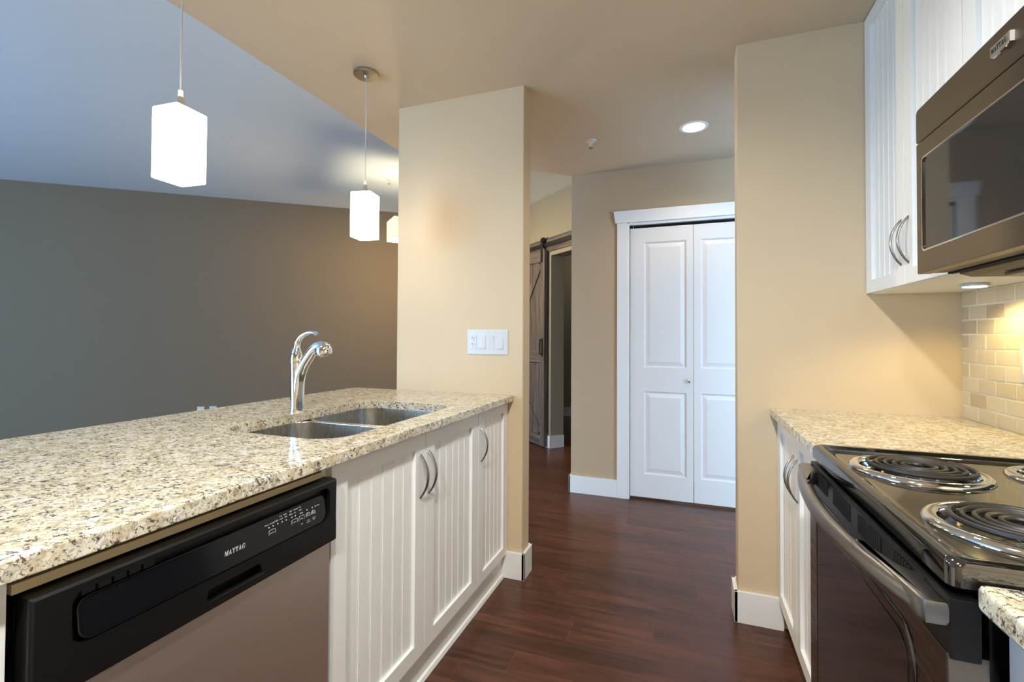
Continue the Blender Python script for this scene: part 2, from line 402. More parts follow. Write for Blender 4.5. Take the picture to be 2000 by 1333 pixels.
SERIF = {   # bold slab-serif capitals on a unit cap height: (advance, polygons)
 'M': (1.12, [[(.02,0),(.34,0),(.34,.1),(.02,.1)], [(.02,.9),(.3,.9),(.3,1),(.02,1)], [(.13,.05),(.22,.05),(.22,.95),(.13,.95)],
      [(.13,1),(.34,1),(.6,.3),(.5,.05)], [(.5,.05),(.58,.05),(.86,1),(.78,1)], [(.74,0),(1.1,0),(1.1,.1),(.74,.1)], [(.8,.9),(1.1,.9),(1.1,1),(.8,1)], [(.8,.05),(1.0,.05),(1.0,.95),(.8,.95)]]),
 'A': (.92, [[(.0,0),(.3,0),(.3,.1),(.0,.1)], [(.52,0),(.92,0),(.92,.1),(.52,.1)], [(.1,.05),(.19,.05),(.5,1),(.4,1)], [(.4,1),(.52,1),(.84,.05),(.6,.05)], [(.22,.3),(.66,.3),(.66,.4),(.22,.4)]]),
 'Y': (.9, [[(.0,.9),(.4,.9),(.4,1),(.0,1)], [(.58,.9),(.9,.9),(.9,1),(.58,1)], [(.08,.95),(.32,.95),(.56,.45),(.36,.45)], [(.46,.45),(.54,.45),(.8,.95),(.7,.95)], [(.36,.05),(.56,.05),(.56,.5),(.36,.5)], [(.24,0),(.68,0),(.68,.1),(.24,.1)]]),
 'T': (.86, [[(.04,.88),(.82,.88),(.82,1),(.04,1)], [(.04,.66),(.12,.66),(.12,.95),(.04,.95)], [(.74,.66),(.82,.66),(.82,.95),(.74,.95)], [(.33,.05),(.53,.05),(.53,.95),(.33,.95)], [(.2,0),(.66,0),(.66,.1),(.2,.1)]]),
 'G': (.98, [[(.06,.28),(.26,.28),(.26,.72),(.06,.72)], [(.06,.7),(.26,.7),(.42,.88),(.4,1.0)], [(.4,.88),(.7,.86),(.74,.98),(.4,1.0)], [(.74,.62),(.82,.62),(.82,1),(.74,1)], [(.06,.3),(.26,.3),(.42,.12),(.4,0)], [(.4,0),(.66,0),(.72,.12),(.4,.12)], [(.66,.0),(.84,.06),(.84,.42),(.66,.42)], [(.54,.36),(.96,.36),(.96,.46),(.54,.46)]]),
}
def serif_bm(word, h, depth=0.0006, lean=0.0, gap=0.04):
    bms = []; x = 0.0
    for ch in word:
        adv, polys = SERIF[ch]
        for pl in polys:
            pts = [((x + px + lean*py) * h, py * h) for px, py in pl]
            bms.append(loft([[(a, 0, b) for a, b in pts], [(a, -depth, b) for a, b in pts]]))
        x += adv + gap
    bm = join(*bms); bm.transform(Matrix.Translation((-x*h/2, 0, -h/2))); return bm

# ------------------------------------------------------------------ room shell
struct('floor', box(-7.6, 2.2, -2.5, 9.2, -0.06, 0.0), 'floor')
dlt = (-1.863 + 0.858) * (-0.8871)                      # slope of the slanted ceiling edge
kc = [(XE, -2.4), (1.9, -2.4), (1.9, YC + 0.02), (XCL, YC), (XE, 2.787)]
ceil_o = struct('ceiling', prism(kc, ZC, ZL - 0.005), 'ceil')
struct('ceiling_living', box(-7.6, 2.2, -2.5, 9.2, ZL, ZL + 0.06), 'blued_ceil')
struct('wall_wing', box(XL, XR, YF, YB, 0, ZC + 0.004, 0.006, 3), 'wall')
struct('wall_stub', box(XRW, XT + 0.12, YF, YB, 0, ZC + 0.004, 0.006, 3), 'wall')
struct('wall_right', box(XT + 0.006, XT + 0.12, -2.4, YF + 0.004, 0, ZC + 0.004), 'wall')
# closet wall with its opening, return wall and hall end
struct('wall_closet', join(box(XCL, -0.411, YC, YC + 0.12, 0, ZC + 0.004), box(0.50, 1.9, YC, YC + 0.12, 0, ZC + 0.004), box(-0.411, 0.50, YC, YC + 0.12, 2.071, ZC + 0.004),
       box(XCL, XCL + 0.12, YC + 0.12, 4.50, 0, ZL)), 'hallwall_dim')
struct('wall_closet_inside', box(-0.5, 0.6, YC + 0.62, YC + 0.66, 0, 2.4), 'hallwall_dim')
struct('wall_hall_end', box(1.8, 1.9, YB, YC, 0, ZC + 0.004), 'hallwall_dim')
# taupe accent wall (slanted 38 degrees) running to the bedroom wall
TA = Vector((-7.7, 1.763)); TD = Vector((0.7837, 0.62114)); TN = Vector((-0.62114, 0.7837))
tl = (Vector((-2.455, 5.966)) - TA).length + 0.08
t_o = struct('wall_taupe', box(0, tl, 0, 0.12, 0, ZL + 0.004), 'taupe'); t_o.location = (TA.x, TA.y, 0); t_o.rotation_euler = (0, 0, math.atan2(TD.y, TD.x))
b_o = struct('baseboard_taupe', box(0, tl - 0.1, -TB, -0.0005, 0, ZB, 0.003), 'trim'); b_o.location = t_o.location; b_o.rotation_euler = t_o.rotation_euler
# bedroom wall with the sliding door, in its own frame (x along wall, -y towards the hall)
BW_LOC, BW_RZ = (-1.425, 5.052, 0), math.atan2(-0.66398, 0.74775)
def barn_struct(name, bm, mat):
    o = struct(name, bm, mat); o.location = BW_LOC; o.rotation_euler = (0, 0, BW_RZ); return o
barn_struct('wall_bedroom', join(box(-1.45, 0.03, 0, 0.17, 0, ZL + 0.004), box(0.74, 0.98, 0, 0.17, 0, ZL + 0.004), box(0.03, 0.74, 0, 0.17, 2.107, ZL + 0.004)), 'bedwall_dim')
barn_struct('wall_bedroom_inside', join(box(-1.76, -1.65, 0.17, 4.2, 0, ZL), box(-1.65, 1.6, 4.1, 4.2, 0, ZL), box(1.5, 1.6, 0.17, 4.1, 0, ZL)), 'bedwall_dim')
barn_struct('baseboard_bedroom', join(box(-1.40, 0.045, -0.015, -0.0005, 0, ZB, 0.002), box(0.0305, 0.045, -0.015, 0.17, 0, ZB, 0.002)), 'trim')
barn_struct('baseboard_bedroom_inside', box(-1.6495, -1.634, 0.18, 4.0, 0, ZB, 0.002), 'trim')
# living room sides and the window wall behind the camera
struct('wall_living_left', box(-7.7, -7.55, -2.4, 2.0, 0, ZL), 'taupe')
struct('wall_window', join(box(-7.7, -6.7, -2.5, -2.4, 0, ZL), box(-3.4, 2.0, -2.5, -2.4, 0, ZL), box(-6.7, -3.4, -2.5, -2.4, 2.45, ZL), box(-6.7, -3.4, -2.5, -2.4, 0, 0.12)), 'wall')
wb = [box(x - 0.03, x + 0.03, -2.47, -2.41, 0.12, 2.45, 0.004) for x in (-6.67, -5.6, -4.5, -3.43)] + [box(-6.7, -3.4, -2.47, -2.41, z - 0.03, z + 0.03, 0.004) for z in (0.15, 2.42)]
struct('window_1', join(*wb), 'trim')
portal('window_portal', (-5.05, -2.5, 1.285), (pi/2, 0, 0), 3.3, 2.33)

# baseboards
struct('baseboard_wing', join(box(-0.884, XR + TB, YF - TB, YF - 0.0005, 0, ZB, 0.003), box(XR + 0.0005, XR + TB, YF - TB, YB + TB, 0, ZB, 0.003), box(XL - TB, XR + TB, YB + 0.0005, YB + TB, 0, ZB, 0.003)), 'trim')
struct('baseboard_stub', join(box(XRW - TB, 0.372, YF - TB, YF - 0.0005, 0, ZB, 0.003), box(XRW - TB, XRW - 0.0005, YF - TB, YB + TB, 0, ZB, 0.003), box(XRW - TB, 1.0, YB + 0.0005, YB + TB, 0, ZB, 0.003)), 'trim')
struct('baseboard_closet', join(box(XCL - 0.015, -0.502, YC - TB, YC - 0.0005, 0, ZB, 0.003), box(XCL - 0.015, XCL - 0.0005, YC - TB, 4.4, 0, ZB, 0.003), box(0.6, 1.8, YC - TB, YC - 0.0005, 0, ZB, 0.003)), 'trim')

# closet casing and header
struct('trim_1', join(box(-0.502, -0.423, YC - 0.018, YC - 0.0005, 0, 2.077, 0.002), box(0.515, 0.594, YC - 0.018, YC - 0.0005, 0, 2.077, 0.002)), 'trim')
hd = loft([[(-0.515, YC - 0.024, 2.077), (0.607, YC - 0.024, 2.077), (0.62, YC - 0.024, 2.167), (-0.528, YC - 0.024, 2.167)],
           [(-0.515, YC - 0.0005, 2.077), (0.607, YC - 0.0005, 2.077), (0.62, YC - 0.0005, 2.167), (-0.528, YC - 0.0005, 2.167)]])
struct('trim_2', hd, 'trim')
struct('trim_3', join(box(-0.4225, -0.411, YC - 0.008, YC + 0.11, 0, 2.071), box(0.50, 0.5145, YC - 0.008, YC + 0.11, 0, 2.071), box(-0.411, 0.50, YC - 0.008, YC + 0.11, 2.058, 2.0765)), 'trim')

# closet bifold door (structure with parts)
d1 = thing('door_1', None, None, (-0.409, YC + 0.02, 0), kind='structure')
def bifold_leaf(w, px0, px1, parent):
    Z0, Z1 = 0.018, 2.036
    loops = []
    bms = []
    # stiles and rails
    ups, los = (0.987, 1.927), (0.190, 0.807)
    bms.append(box(0, px0, 0, 0.034, Z0, Z1)); bms.append(box(px1, w, 0, 0.034, Z0, Z1))
    for a, b in ((Z0, los[0]), (los[1], ups[0]), (ups[1], Z1)): bms.append(box(px0, px1, 0, 0.034, a, b))
    for a, b in (los, ups):
        def L(d, y): return [(px0 + d, y, a + d), (px1 - d, y, a + d), (px1 - d, y, b - d), (px0 + d, y, b - d)]
        bms.append(loft([L(0, 0), L(0.003, 0.003), L(0.006, 0.0035), L(0.008, 0.010), L(0.013, 0.0105), L(0.042, 0.003)], cap0=False))
    bm = join(*bms); bmesh.ops.remove_doubles(bm, verts=bm.verts[:], dist=1e-5)
    return bm
lf1 = obj('door_leaf', bifold_leaf(0.448, 0.103, 0.402, None), 'doorwhite', d1, angle=12)
lf2 = obj('door_leaf', bifold_leaf(0.448, 0.046, 0.345, None), 'doorwhite', d1, angle=12); lf2.location.x = 0.4525
kb = lathe([(0.004, 0), (0.005, 0.012), (0.009, 0.016), (0.0135, 0.024), (0.0135, 0.030), (0.010, 0.036), (0.002, 0.039)], 24)
kb.transform(Matrix.Rotation(pi/2, 4, 'X')); kb.transform(Matrix.Translation((0.421, 0.001, 0.897)))
obj('knob', kb, 'chrome', lf1, label='small round chrome knob')
obj('track', box(0.0, 0.905, 0.004, 0.03, 2.040, 2.057), 'void', d1, label='dark bifold track')
obj('pivot', disc(0.003, 2.034, 2.056, (0.022, 0.006, 0), 12), 'chrome', d1)

# tiled backsplash (grout bed with individual tumbled tiles in one surface)
bms = []
row = 0; z = 0.9135
while z < ZU - 0.004:
    z1 = min(z + 0.0480, ZU - 0.001)
    off = 0.0 if row % 2 == 0 else 0.052
    y1 = YF - 0.003 if row % 2 == 0 else YF - 0.003 + 0.0
    edge = YF - 0.003
    first = True
    while edge > -0.4:
        w = 0.0995 if not (first and row % 2) else 0.0475
        j = lambda a: a + random.uniform(-0.0009, 0.0009)
        bms.append(box(XT - random.uniform(0.0, 0.0012), XT + 0.005, j(edge - w), j(edge), j(z), j(z1), 0.003, 2))
        edge -= w + 0.0045; first = False
    z += 0.0523; row += 1
backs = struct('wall_backsplash', join(*bms), 'tile', angle=50)
struct('wall_backsplash_grout', box(XT + 0.0014, XT + 0.0058, -0.4, YF - 0.001, ZT - 0.002, ZU - 0.0005), 'grout')

# ------------------------------------------------------------------ countertops
sink_outline = rrect(-1.383, -0.930, 1.078, 1.826, 0.10, 10)
def slab(poly, bev=0.004): return prism(poly, ZT - TK, ZT, bev)
pen = obj('granite_countertop', slab(rrect(XCB, XC, -1.0, YF - 0.001, (0.004, 0.004, 0.035, 0.03), 6)), 'granite')
cut(pen, prism(sink_outline, ZT - 0.1, ZT + 0.05))
tag(pen, 'long speckled granite countertop of the peninsula with a double sink cut into it', 'countertop')
st = obj('plywood_strip', box(-0.885, -0.860, 0.377, 0.962, ZT - TK - 0.031, ZT - TK - 0.0165, 0.001), 'cab_in', pen, label='bare plywood strip under the stone edge')
obj('gap_shade_strip', box(-0.885, -0.868, 0.377, 0.972, ZT - TK - 0.0165, ZT - TK), 'void', pen)  # black strip standing in for the shaded gap between plywood and stone
ctr = obj('granite_countertop', slab(rrect(XRC, XT - 0.001, 1.441, YF - 0.001, (0.003, 0.004, 0.006, 0.003), 4)), 'granite')
tag(ctr, 'short granite countertop between stove and beige stub wall below the tiles', 'countertop')
ctn = obj('granite_countertop', slab(rrect(XRC, XT - 0.001, -0.9, 0.737, (0.004, 0.004, 0.010, 0.004), 4), 0.006), 'granite')
tag(ctn, 'granite countertop corner at the lower right, nearer than the stove', 'countertop')

# ------------------------------------------------------------------ cabinets
def arch_handle(parent, x, z0, z1, out=0.032, bulge=0.0):
    """bow pull in a door's frame: front is -y"""
    n = 18; pts = []; rad = []
    for i in range(n + 1):
        t = i / n; a = sin(pi * t)
        pts.append((x, 0.002 - out * (a ** 0.8), z0 + (z1 - z0) * t)); rad.append((0.0045 + 0.0022 * a, 0.0030 + 0.0008 * a))
    return obj('handle', tube(pts, rad, 10, side=(1, 0, 0)), 'nickel', parent, label='bowed brushed nickel pull')
def bead_door(parent, x0, w, z0, z1, stile=0.063, grooves=6, handle=None, hz=(0.657, 0.806), rail=None, name='door', th=0.02):
    rail = rail or stile - 0.009
    dr = bpy.data.objects.new(name, None)
    a, b = z0, z1
    bms = [box(0, stile, 0, th, a, b, 0.0015), box(w - stile, w, 0, th, a, b, 0.0015), box(stile - 0.0005, w - stile + 0.0005, 0.0002, th, a, a + rail, 0.0008), box(stile - 0.0005, w - stile + 0.0005, 0.0002, th, b - rail, b, 0.0008)]
    frame = join(*bms)
    dr = obj(name, frame, 'cab', parent, angle=30); dr.location.x = x0
    # beadboard panel: v-grooved section swept up the door
    W0, W1 = stile - 0.002, w - stile + 0.002; step = (w - 2 * stile) / grooves
    prof = [(W0, 0.011)]
    for k in range(grooves + 1):
        c = stile + 0.004 + k * (w - 2 * stile - 0.008) / grooves
        for dx, dy in ((-0.005, 0.011), (-0.0032, 0.0145), (-0.0014, 0.0115), (0.0014, 0.0115), (0.0032, 0.0145), (0.005, 0.011)):
            if W0 < c + dx < W1: prof.append((c + dx, dy))
    prof.append((W1, 0.011)); prof += [(W1, th - 0.0015), (W0, th - 0.0015)]
    obj('beadboard_panel', loft([[(px, py, a + rail - 0.002) for px, py in prof], [(px, py, b - rail + 0.002) for px, py in prof]]), 'cab', dr, angle=20)
    if handle is not None: arch_handle(dr, handle, *hz)
    return dr

DZ0, DZ1 = 0.1195, 0.8775
# peninsula: sink base (two doors) and narrow cabinet, facing +X
def pen_cab(label, y0, y1, doors, name='base_cabinet', cat='cabinet', open_top=False):
    t = thing(name, label, cat, (XD, y0, 0), pi/2)
    w = y1 - y0; D0, D1 = 0.021, 0.58
    if open_top:
        obj('carcass', join(box(0, 0.018, D0, D1, 0.115, 0.882), box(w - 0.018, w, D0, D1, 0.115, 0.882), box(0.018, w - 0.018, D1 - 0.012, D1, 0.115, 0.882), box(0.018, w - 0.018, D0, D1 - 0.012, 0.115, 0.133), box(0.018, w - 0.018, D0, D0 + 0.018, 0.80, 0.882)), 'cab', t)
    else: obj('carcass', box(0, w, D0, D1, 0.115, 0.882, 0.001), 'cab', t)
    obj('toe_kick', join(box(0, w - (0.018 if y1 > 2.2 else 0), 0.023, 0.04, 0.0, 0.115), loft([[(0, 0.023, 0.018), (0, 0.016, 0.014), (0, 0.012, 0.0), (0, 0.023, 0)], [(w - (0.018 if y1 > 2.2 else 0), 0.023, 0.018), (w - (0.018 if y1 > 2.2 else 0), 0.016, 0.014), (w - (0.018 if y1 > 2.2 else 0), 0.012, 0.0), (w - (0.018 if y1 > 2.2 else 0), 0.023, 0)]])), 'cab', t)
    for a, b, h, g in doors: bead_door(t, a - y0, b - a, DZ0, DZ1, grooves=g, handle=h, stile=0.062 if b - a > 0.37 else 0.054)
    return t
pen_cab('cream sink cabinet with two beadboard doors and paired bow pulls', 0.974, 1.9025, [(0.990, 1.4545, 0.433, 6), (1.457, 1.9015, 0.023, 6)], name='sink_cabinet', open_top=True)
pen_cab('narrow cream beadboard cabinet between sink cabinet and beige wing wall', 1.9035, 2.2635, [(1.9045, 2.2605, 0.028, 5)])
pen_cab('cream cabinet at the lower left edge, before the black dishwasher', -0.55, 0.372, [(-0.548, -0.095, None, 6), (-0.092, 0.370, None, 6)])
pb = obj('peninsula_back_panel', box(-1.452, -1.4345, -0.55, YF - 0.001, 0.0, ZT - TK - 0.001), 'cab')
tag(pb, 'cream panel closing the back of the peninsula under the granite', 'panel')

def right_cab(label, xf, y_far, y_near, z0, z1, doors, depth, name, toe=False):
    t = thing(name, label, 'cabinet', (xf, y_far, 0), -pi/2)
    w = y_far - y_near
    obj('carcass', box(0, w, 0.021, depth, z0, z1, 0.001), 'cab', t)
    if toe: obj('toe_kick', box(0.0, w, 0.05, 0.066, 0, z0), 'cab', t)
    for a, b, za, zb_, h, hz, g in doors: bead_door(t, a, b - a, za, zb_, grooves=g, handle=h, hz=hz, stile=0.058)
    return t
right_cab('cream base cabinet between stove and stub wall with crossed bow pulls', 0.352, YF - 0.002, 1.446, 0.115, 0.882,
          [(0.002, 0.360, DZ0, DZ1, 0.330, (0.645, 0.795), 5), (0.363, 0.722, DZ0, DZ1, 0.030, (0.645, 0.795), 5)], 0.60, 'base_cabinet', True)
right_cab('cream cabinet under the nearest granite corner, just past the stove', 0.354, 0.736, -0.55, 0.115, 0.882,
          [(0.002, 0.43, DZ0, DZ1, None, None, 6), (0.433, 0.86, DZ0, DZ1, None, None, 6)], 0.60, 'base_cabinet', True)
right_cab('tall cream wall cabinet with two beadboard doors beside the microwave', XU, YF - 0.002, 1.546, ZU, ZC - 0.002,
          [(0.002, 0.358, ZU + 0.003, ZC - 0.004, 0.332, (1.452, 1.605), 5), (0.361, 0.717, ZU + 0.003, ZC - 0.004, 0.030, (1.452, 1.605), 5)], XT - XU - 0.001, 'wall_cabinet')
right_cab('short cream wall cabinet directly above the stainless microwave', XU, 1.5445, 0.77, 1.812, ZC - 0.002,
          [(0.002, 0.384, 1.815, ZC - 0.004, None, None, 6), (0.387, 0.772, 1.815, ZC - 0.004, None, None, 6)], XT - XU - 0.001, 'wall_cabinet')

# under-cabinet puck
pk = thing('puck_light', 'lit round puck light under the wall cabinet beside the microwave', 'light', (0.850, 1.912, ZU))
obj('housing', disc(0.036, -0.010, -0.0003, n=32, bev=0.002), 'plate', pk)
obj('lens', disc(0.029, -0.012, -0.0095, n=32), 'puck', pk, label='glowing white lens')
lamp('puck_glow', 'SPOT', (0.850, 1.912, ZU - 0.016), PUCK_W, WARMER, 0.025, 150, 0.5)
lamp('puck_glow', 'SPOT', (0.850, 1.15, 1.345), PUCK_W * 0.7, WARMER, 0.03, 150, 0.5)   # second warm spot, unseen, below the microwave

# ------------------------------------------------------------------ sink
sk = thing('sink', 'stainless undermount double bowl sink set in the peninsula granite', 'sink', (-1.15, 1.455, 0))
def bowl(x0, x1, y0, y1, r):
    def L(d, z, rr): return [(px, py, z) for px, py in rrect(x0 + d, x1 - d, y0 + d, y1 - d, max(0.01, rr - d * 0.5), 8)]
    zt = ZT - TK - 0.0006
    inner = [L(-0.012, zt, r), L(0.0, zt, r), L(0.002, zt - 0.003, r), L(0.008, zt - 0.13, r), L(0.020, zt - 0.165, r), L(0.05, zt - 0.18, r), L(0.13, zt - 0.184, r)]
    return loft(inner, cap0=False, cap1=True)
for (y0, y1) in ((1.068, 1.4425), (1.4665, 1.838)):
    b = obj('bowl', bowl(-1.395, -0.918, y0, y1, 0.075), 'steel_sink', sk, world=True)
    dm = lathe([(0.045, 0.0), (0.043, 0.003), (0.030, 0.003), (0.026, -0.001), (0.001, -0.001)], 32); mv(dm, -1.20, (y0 + y1) / 2, ZT - TK - 0.1845)
    obj('drain', dm, 'chrome', b, world=False).location = -Vector((-1.15, 1.455, 0))
obj('divider', box(-1.395, -0.918, 1.4420, 1.4670, ZT - TK - 0.014, ZT - TK - 0.0062, 0.003), 'steel_sink', sk, world=True)

# ------------------------------------------------------------------ faucet
fc = thing('faucet', 'chrome pull-out kitchen faucet with lever handle behind the sink', 'faucet', (-1.434, 1.463, ZT))
obj('base_ring', lathe([(0.027, 0), (0.027, 0.009), (0.0255, 0.0105), (0.0255, 0.012)], 36), 'chrome', fc)
bp_ = smooth_path([(0.0, 0, 0.010), (-0.001, 0, 0.06), (-0.0035, 0, 0.12), (-0.005, 0, 0.165), (-0.006, 0, 0.19)], 6)
obj('body', tube(bp_, [0.0250 - 0.0012 * min(1, i / 14) for i in range(len(bp_))], 28, side=(0, 1, 0)), 'chrome', fc)
sp = smooth_path([(0.003, 0, 0.010), (0.005, 0, 0.08), (0.012, 0, 0.137), (0.030, 0, 0.178), (0.050, 0, 0.206), (0.068, 0, 0.228)], 6)
obj('spout', tube(sp, [(0.0235 - 0.0045 * i / (len(sp) - 1)) for i in range(len(sp))], 28, side=(0, 1, 0)), 'chrome', fc)
hp = smooth_path([(0.064, 0, 0.224), (0.078, 0, 0.239), (0.094, 0, 0.249), (0.112, 0, 0.252), (0.128, 0, 0.248)], 5)
hd_o = obj('spray_head', join(tube(hp, [0.0195 + 0.004 * i / (len(hp) - 1) for i in range(len(hp))], 28, side=(0, 1, 0)),
    xform(xform(lathe([(0.022, -0.001), (0.0285, 0.002), (0.0298, 0.008), (0.0298, 0.019), (0.027, 0.030), (0.020, 0.038), (0.010, 0.042), (0.001, 0.043)], 36), Matrix.Diagonal((1.17, 1.0, 1.0, 1.0))), Matrix.Translation((0.127, 0, 0.2225)) @ Matrix.Rotation(radians(-10), 4, 'Y'))), 'chrome', fc)
nz_ = lathe([(0.024, 0.003), (0.024, -0.002), (0.0215, -0.004), (0.016, -0.004), (0.015, -0.008), (0.001, -0.008)], 28)
nz_.transform(Matrix.Rotation(radians(-10), 4, 'Y')); mv(nz_, 0.127, 0, 0.2225)
obj('aerator', nz_, 'dark_nickel', hd_o)
obj('seam_ring', lathe([(0.0240, 0), (0.0250, 0.001), (0.0250, 0.004), (0.0240, 0.005)], 32, (-0.006, 0, 0.189)), 'dark_nickel', fc)
obj('handle_dome', lathe([(0.0240, 0.0), (0.0245, 0.008), (0.0225, 0.026), (0.0170, 0.044), (0.0115, 0.056), (0.0095, 0.066), (0.003, 0.068)], 32, (-0.006, 0, 0.194)), 'chrome', fc)
lv = smooth_path([(-0.005, 0, 0.240), (-0.001, 0, 0.266), (0.014, 0, 0.288), (0.040, 0, 0.302), (0.066, 0, 0.307), (0.090, 0, 0.303)], 5)
obj('lever_handle', tube(lv, [(0.0145 - 0.003 * sin(pi * i / (len(lv) - 1)), 0.0135 - 0.0055 * sin(pi * (0.15 + 0.85 * i / (len(lv) - 1)) * 0.6)) for i in range(len(lv))], 18, side=(0, 1, 0)), 'chrome', fc)

# ------------------------------------------------------------------ dishwasher (front frame: x along width, -y outwards)
dw = thing('dishwasher', 'black and stainless dishwasher under the peninsula granite', 'dishwasher', (-0.832, 0.684, 0), pi/2)
obj('tub', box(-0.297, 0.286, 0.045, 0.58, 0.10, 0.842, 0.004), 'black', dw)
obj('kick_panel', box(-0.294, 0.284, 0.06, 0.075, 0.005, 0.10, 0.002), 'black', dw)
obj('door_panel', box(-0.296, 0.288, 0.010, 0.040, 0.105, 0.700, 0.004), 'steel', dw, label='brushed stainless door panel')
cp = loft([[(x, y, 0.695) for x, y in rrect(-0.299, 0.301, 0.002, 0.040, 0.005, 3)], [(x, y, 0.697) for x, y in rrect(-0.300, 0.302, 0.0, 0.040, 0.006, 3)], [(x, y, 0.741) for x, y in rrect(-0.300, 0.302, 0.0, 0.040, 0.006, 3)],
           [(x, y, 0.745) for x, y in rrect(-0.300, 0.302, 0.0008, 0.040, 0.006, 3)], [(x, y, 0.843) for x, y in rrect(-0.300, 0.302, 0.0, 0.040, 0.006, 3)], [(x, y, 0.847) for x, y in rrect(-0.299, 0.301, 0.003, 0.040, 0.005, 3)], [(x, y, 0.8485) for x, y in rrect(-0.294, 0.296, 0.010, 0.040, 0.004, 3)]])
cp_o = obj('control_panel', cp, 'black', dw, label='black plastic control panel')
def ycut(poly, y0, y1): return loft([[(x, y0, z) for x, z in poly], [(x, y1, z) for x, z in poly]])
win_poly = rrect(-0.243, 0.264, 0.7555, 0.818, (0.022, 0.016, 0.016, 0.02), 6)
cut(cp_o, ycut(rrect(-0.252, 0.275, 0.754, 0.834, (0.02, 0.018, 0.018, 0.02), 6), -0.02, 0.020), ycut([(-0.046, 0.7125), (0.078, 0.7125), (0.071, 0.735), (-0.044, 0.735)], -0.02, 0.026))
wl = [[(x, 0.0185 if z > 0.79 else 0.010, z) for x, z in win_poly], [(x, 0.0010 + max(0, (z - 0.757)) * 0.13, z) for x, z in win_poly], [(0.0105 + (x - 0.0105) * 0.992, 0.0002 + max(0, (z - 0.757)) * 0.13, 0.787 + (z - 0.787) * 0.96) for x, z in win_poly]]
disp = obj('display_window', loft(wl), 'display', cp_o, label='glossy black display strip')
bms = [box(-0.235 + i * 0.0215, -0.2345 + i * 0.0215 + 0.0175, 0.012, 0.0185, 0.819, 0.8285, 0.001) for i in range(5)]
obj('vent_slot', join(*bms), 'black_matte', cp_o)
obj('pocket_lip', join(box(-0.047, 0.079, -0.0012, 0.002, 0.7105, 0.713, 0.0008), box(-0.0475, -0.0455, -0.0008, 0.002, 0.7125, 0.735, 0.0006)), 'black_gloss', cp_o)
def wy(z): return 0.0001 + (z - 0.757) * 0.13          # face of the sloping display
logo = serif_bm('MAYTAG', 0.0108, 0.0004, 0.12); logo.transform(Matrix.Diagonal((0.72, 1, 1, 1))); mv(logo, 0.014, wy(0.785), 0.785)
obj('maker_logo', logo, 'ink', cp_o, label='MAYTAG lettering')
KX = 1.0146; YO = 0.684
def kx(y): return y * KX - YO
def dot(x, z, r=0.0017): 
    b = lathe([(r, 0), (r, 0.0004)], 12); b.transform(Matrix.Rotation(pi/2, 4, 'X')); return mv(b, x, wy(z), z)
def ring_rect(x0, x1, z0, z1, t=0.0006, r=0.003):
    o_ = rrect(x0, x1, z0, z1, r, 4); i_ = rrect(x0 + t, x1 - t, z0 + t, z1 - t, r - t, 4); y = wy((z0 + z1) / 2)
    return loft([[(x, y + 0.0003, z) for x, z in o_], [(x, y - 0.0003, z) for x, z in o_], [(x, y - 0.0003, z) for x, z in i_], [(x, y + 0.0003, z) for x, z in i_]], False, False)
bms = [dot(kx(y), 0.7980) for y in (0.769, 0.780, 0.792, 0.804, 0.815, 0.831, 0.841, 0.856, 0.861)] + [dot(kx(y), 0.7992) for y in (0.876, 0.892, 0.902)]
obj('indicator_dots', join(*bms), 'ink', cp_o)
for b_ in (ring_rect(kx(0.768), kx(0.785), 0.7770, 0.7920), ring_rect(kx(0.829), kx(0.846), 0.7770, 0.7920), ring_rect(kx(0.850), kx(0.866), 0.7778, 0.7928)):
    obj('button', b_, 'ink', cp_o)
for y in (0.878, 0.894):
    zc = 0.7865
    bms = [ring_rect(kx(y) - r_, kx(y) + r_, zc - r_, zc + r_, 0.0005, r_ * 0.98) for r_ in (0.0068, 0.0052)]
    if y < 0.89:
        tri = [(kx(y) - 0.0018, 0.7845), (kx(y) + 0.0026, 0.7865), (kx(y) - 0.0018, 0.7885)]
        bms.append(loft([[(x, wy(0.7865), z) for x, z in tri], [(x, wy(0.7865) - 0.0004, z) for x, z in tri]]))
    else: bms.append(ring_rect(kx(y) - 0.0026, kx(y) + 0.0026, 0.7839, 0.7891, 0.001, 0.0025))
    obj('round_button', join(*bms), 'ink', cp_o)
for word, y, z, h in (('heavy', 0.7645, 0.8045, 0), ('normal', 0.7785, 0.8045, 0), ('light', 0.7905, 0.8050, 0), ('1 hr', 0.8015, 0.8105, 0), ('wash', 0.8025, 0.8048, 0), ('rinse', 0.8135, 0.8110, 0), ('only', 0.8145, 0.8052, 0),
       ('high', 0.8290, 0.8118, 0), ('temp', 0.8290, 0.8055, 0), ('heated', 0.8430, 0.8118, 0), ('dry', 0.8405, 0.8055, 0), ('4 hr', 0.8560, 0.8120, 0), ('delay', 0.8565, 0.8058, 0), ('clean', 0.9110, 0.7995, 0),
       ('options', 0.7765, 0.7850, 0.0028), ('cycles', 0.8375, 0.7850, 0.0028), ('delay', 0.8580, 0.7858, 0.0028), ('lock', 0.8580, 0.7740, 0.0028), ('start', 0.8780, 0.7755, 0.003), ('resume', 0.8780, 0.7715, 0.003), ('cancel', 0.8945, 0.7762, 0.003), ('drain', 0.8945, 0.7722, 0.003)):
    obj('printed_word', mv(text_bm(word, (h or 0.0034) * 1.35, 0.00015), kx(y), wy(z), z), 'ink', cp_o)

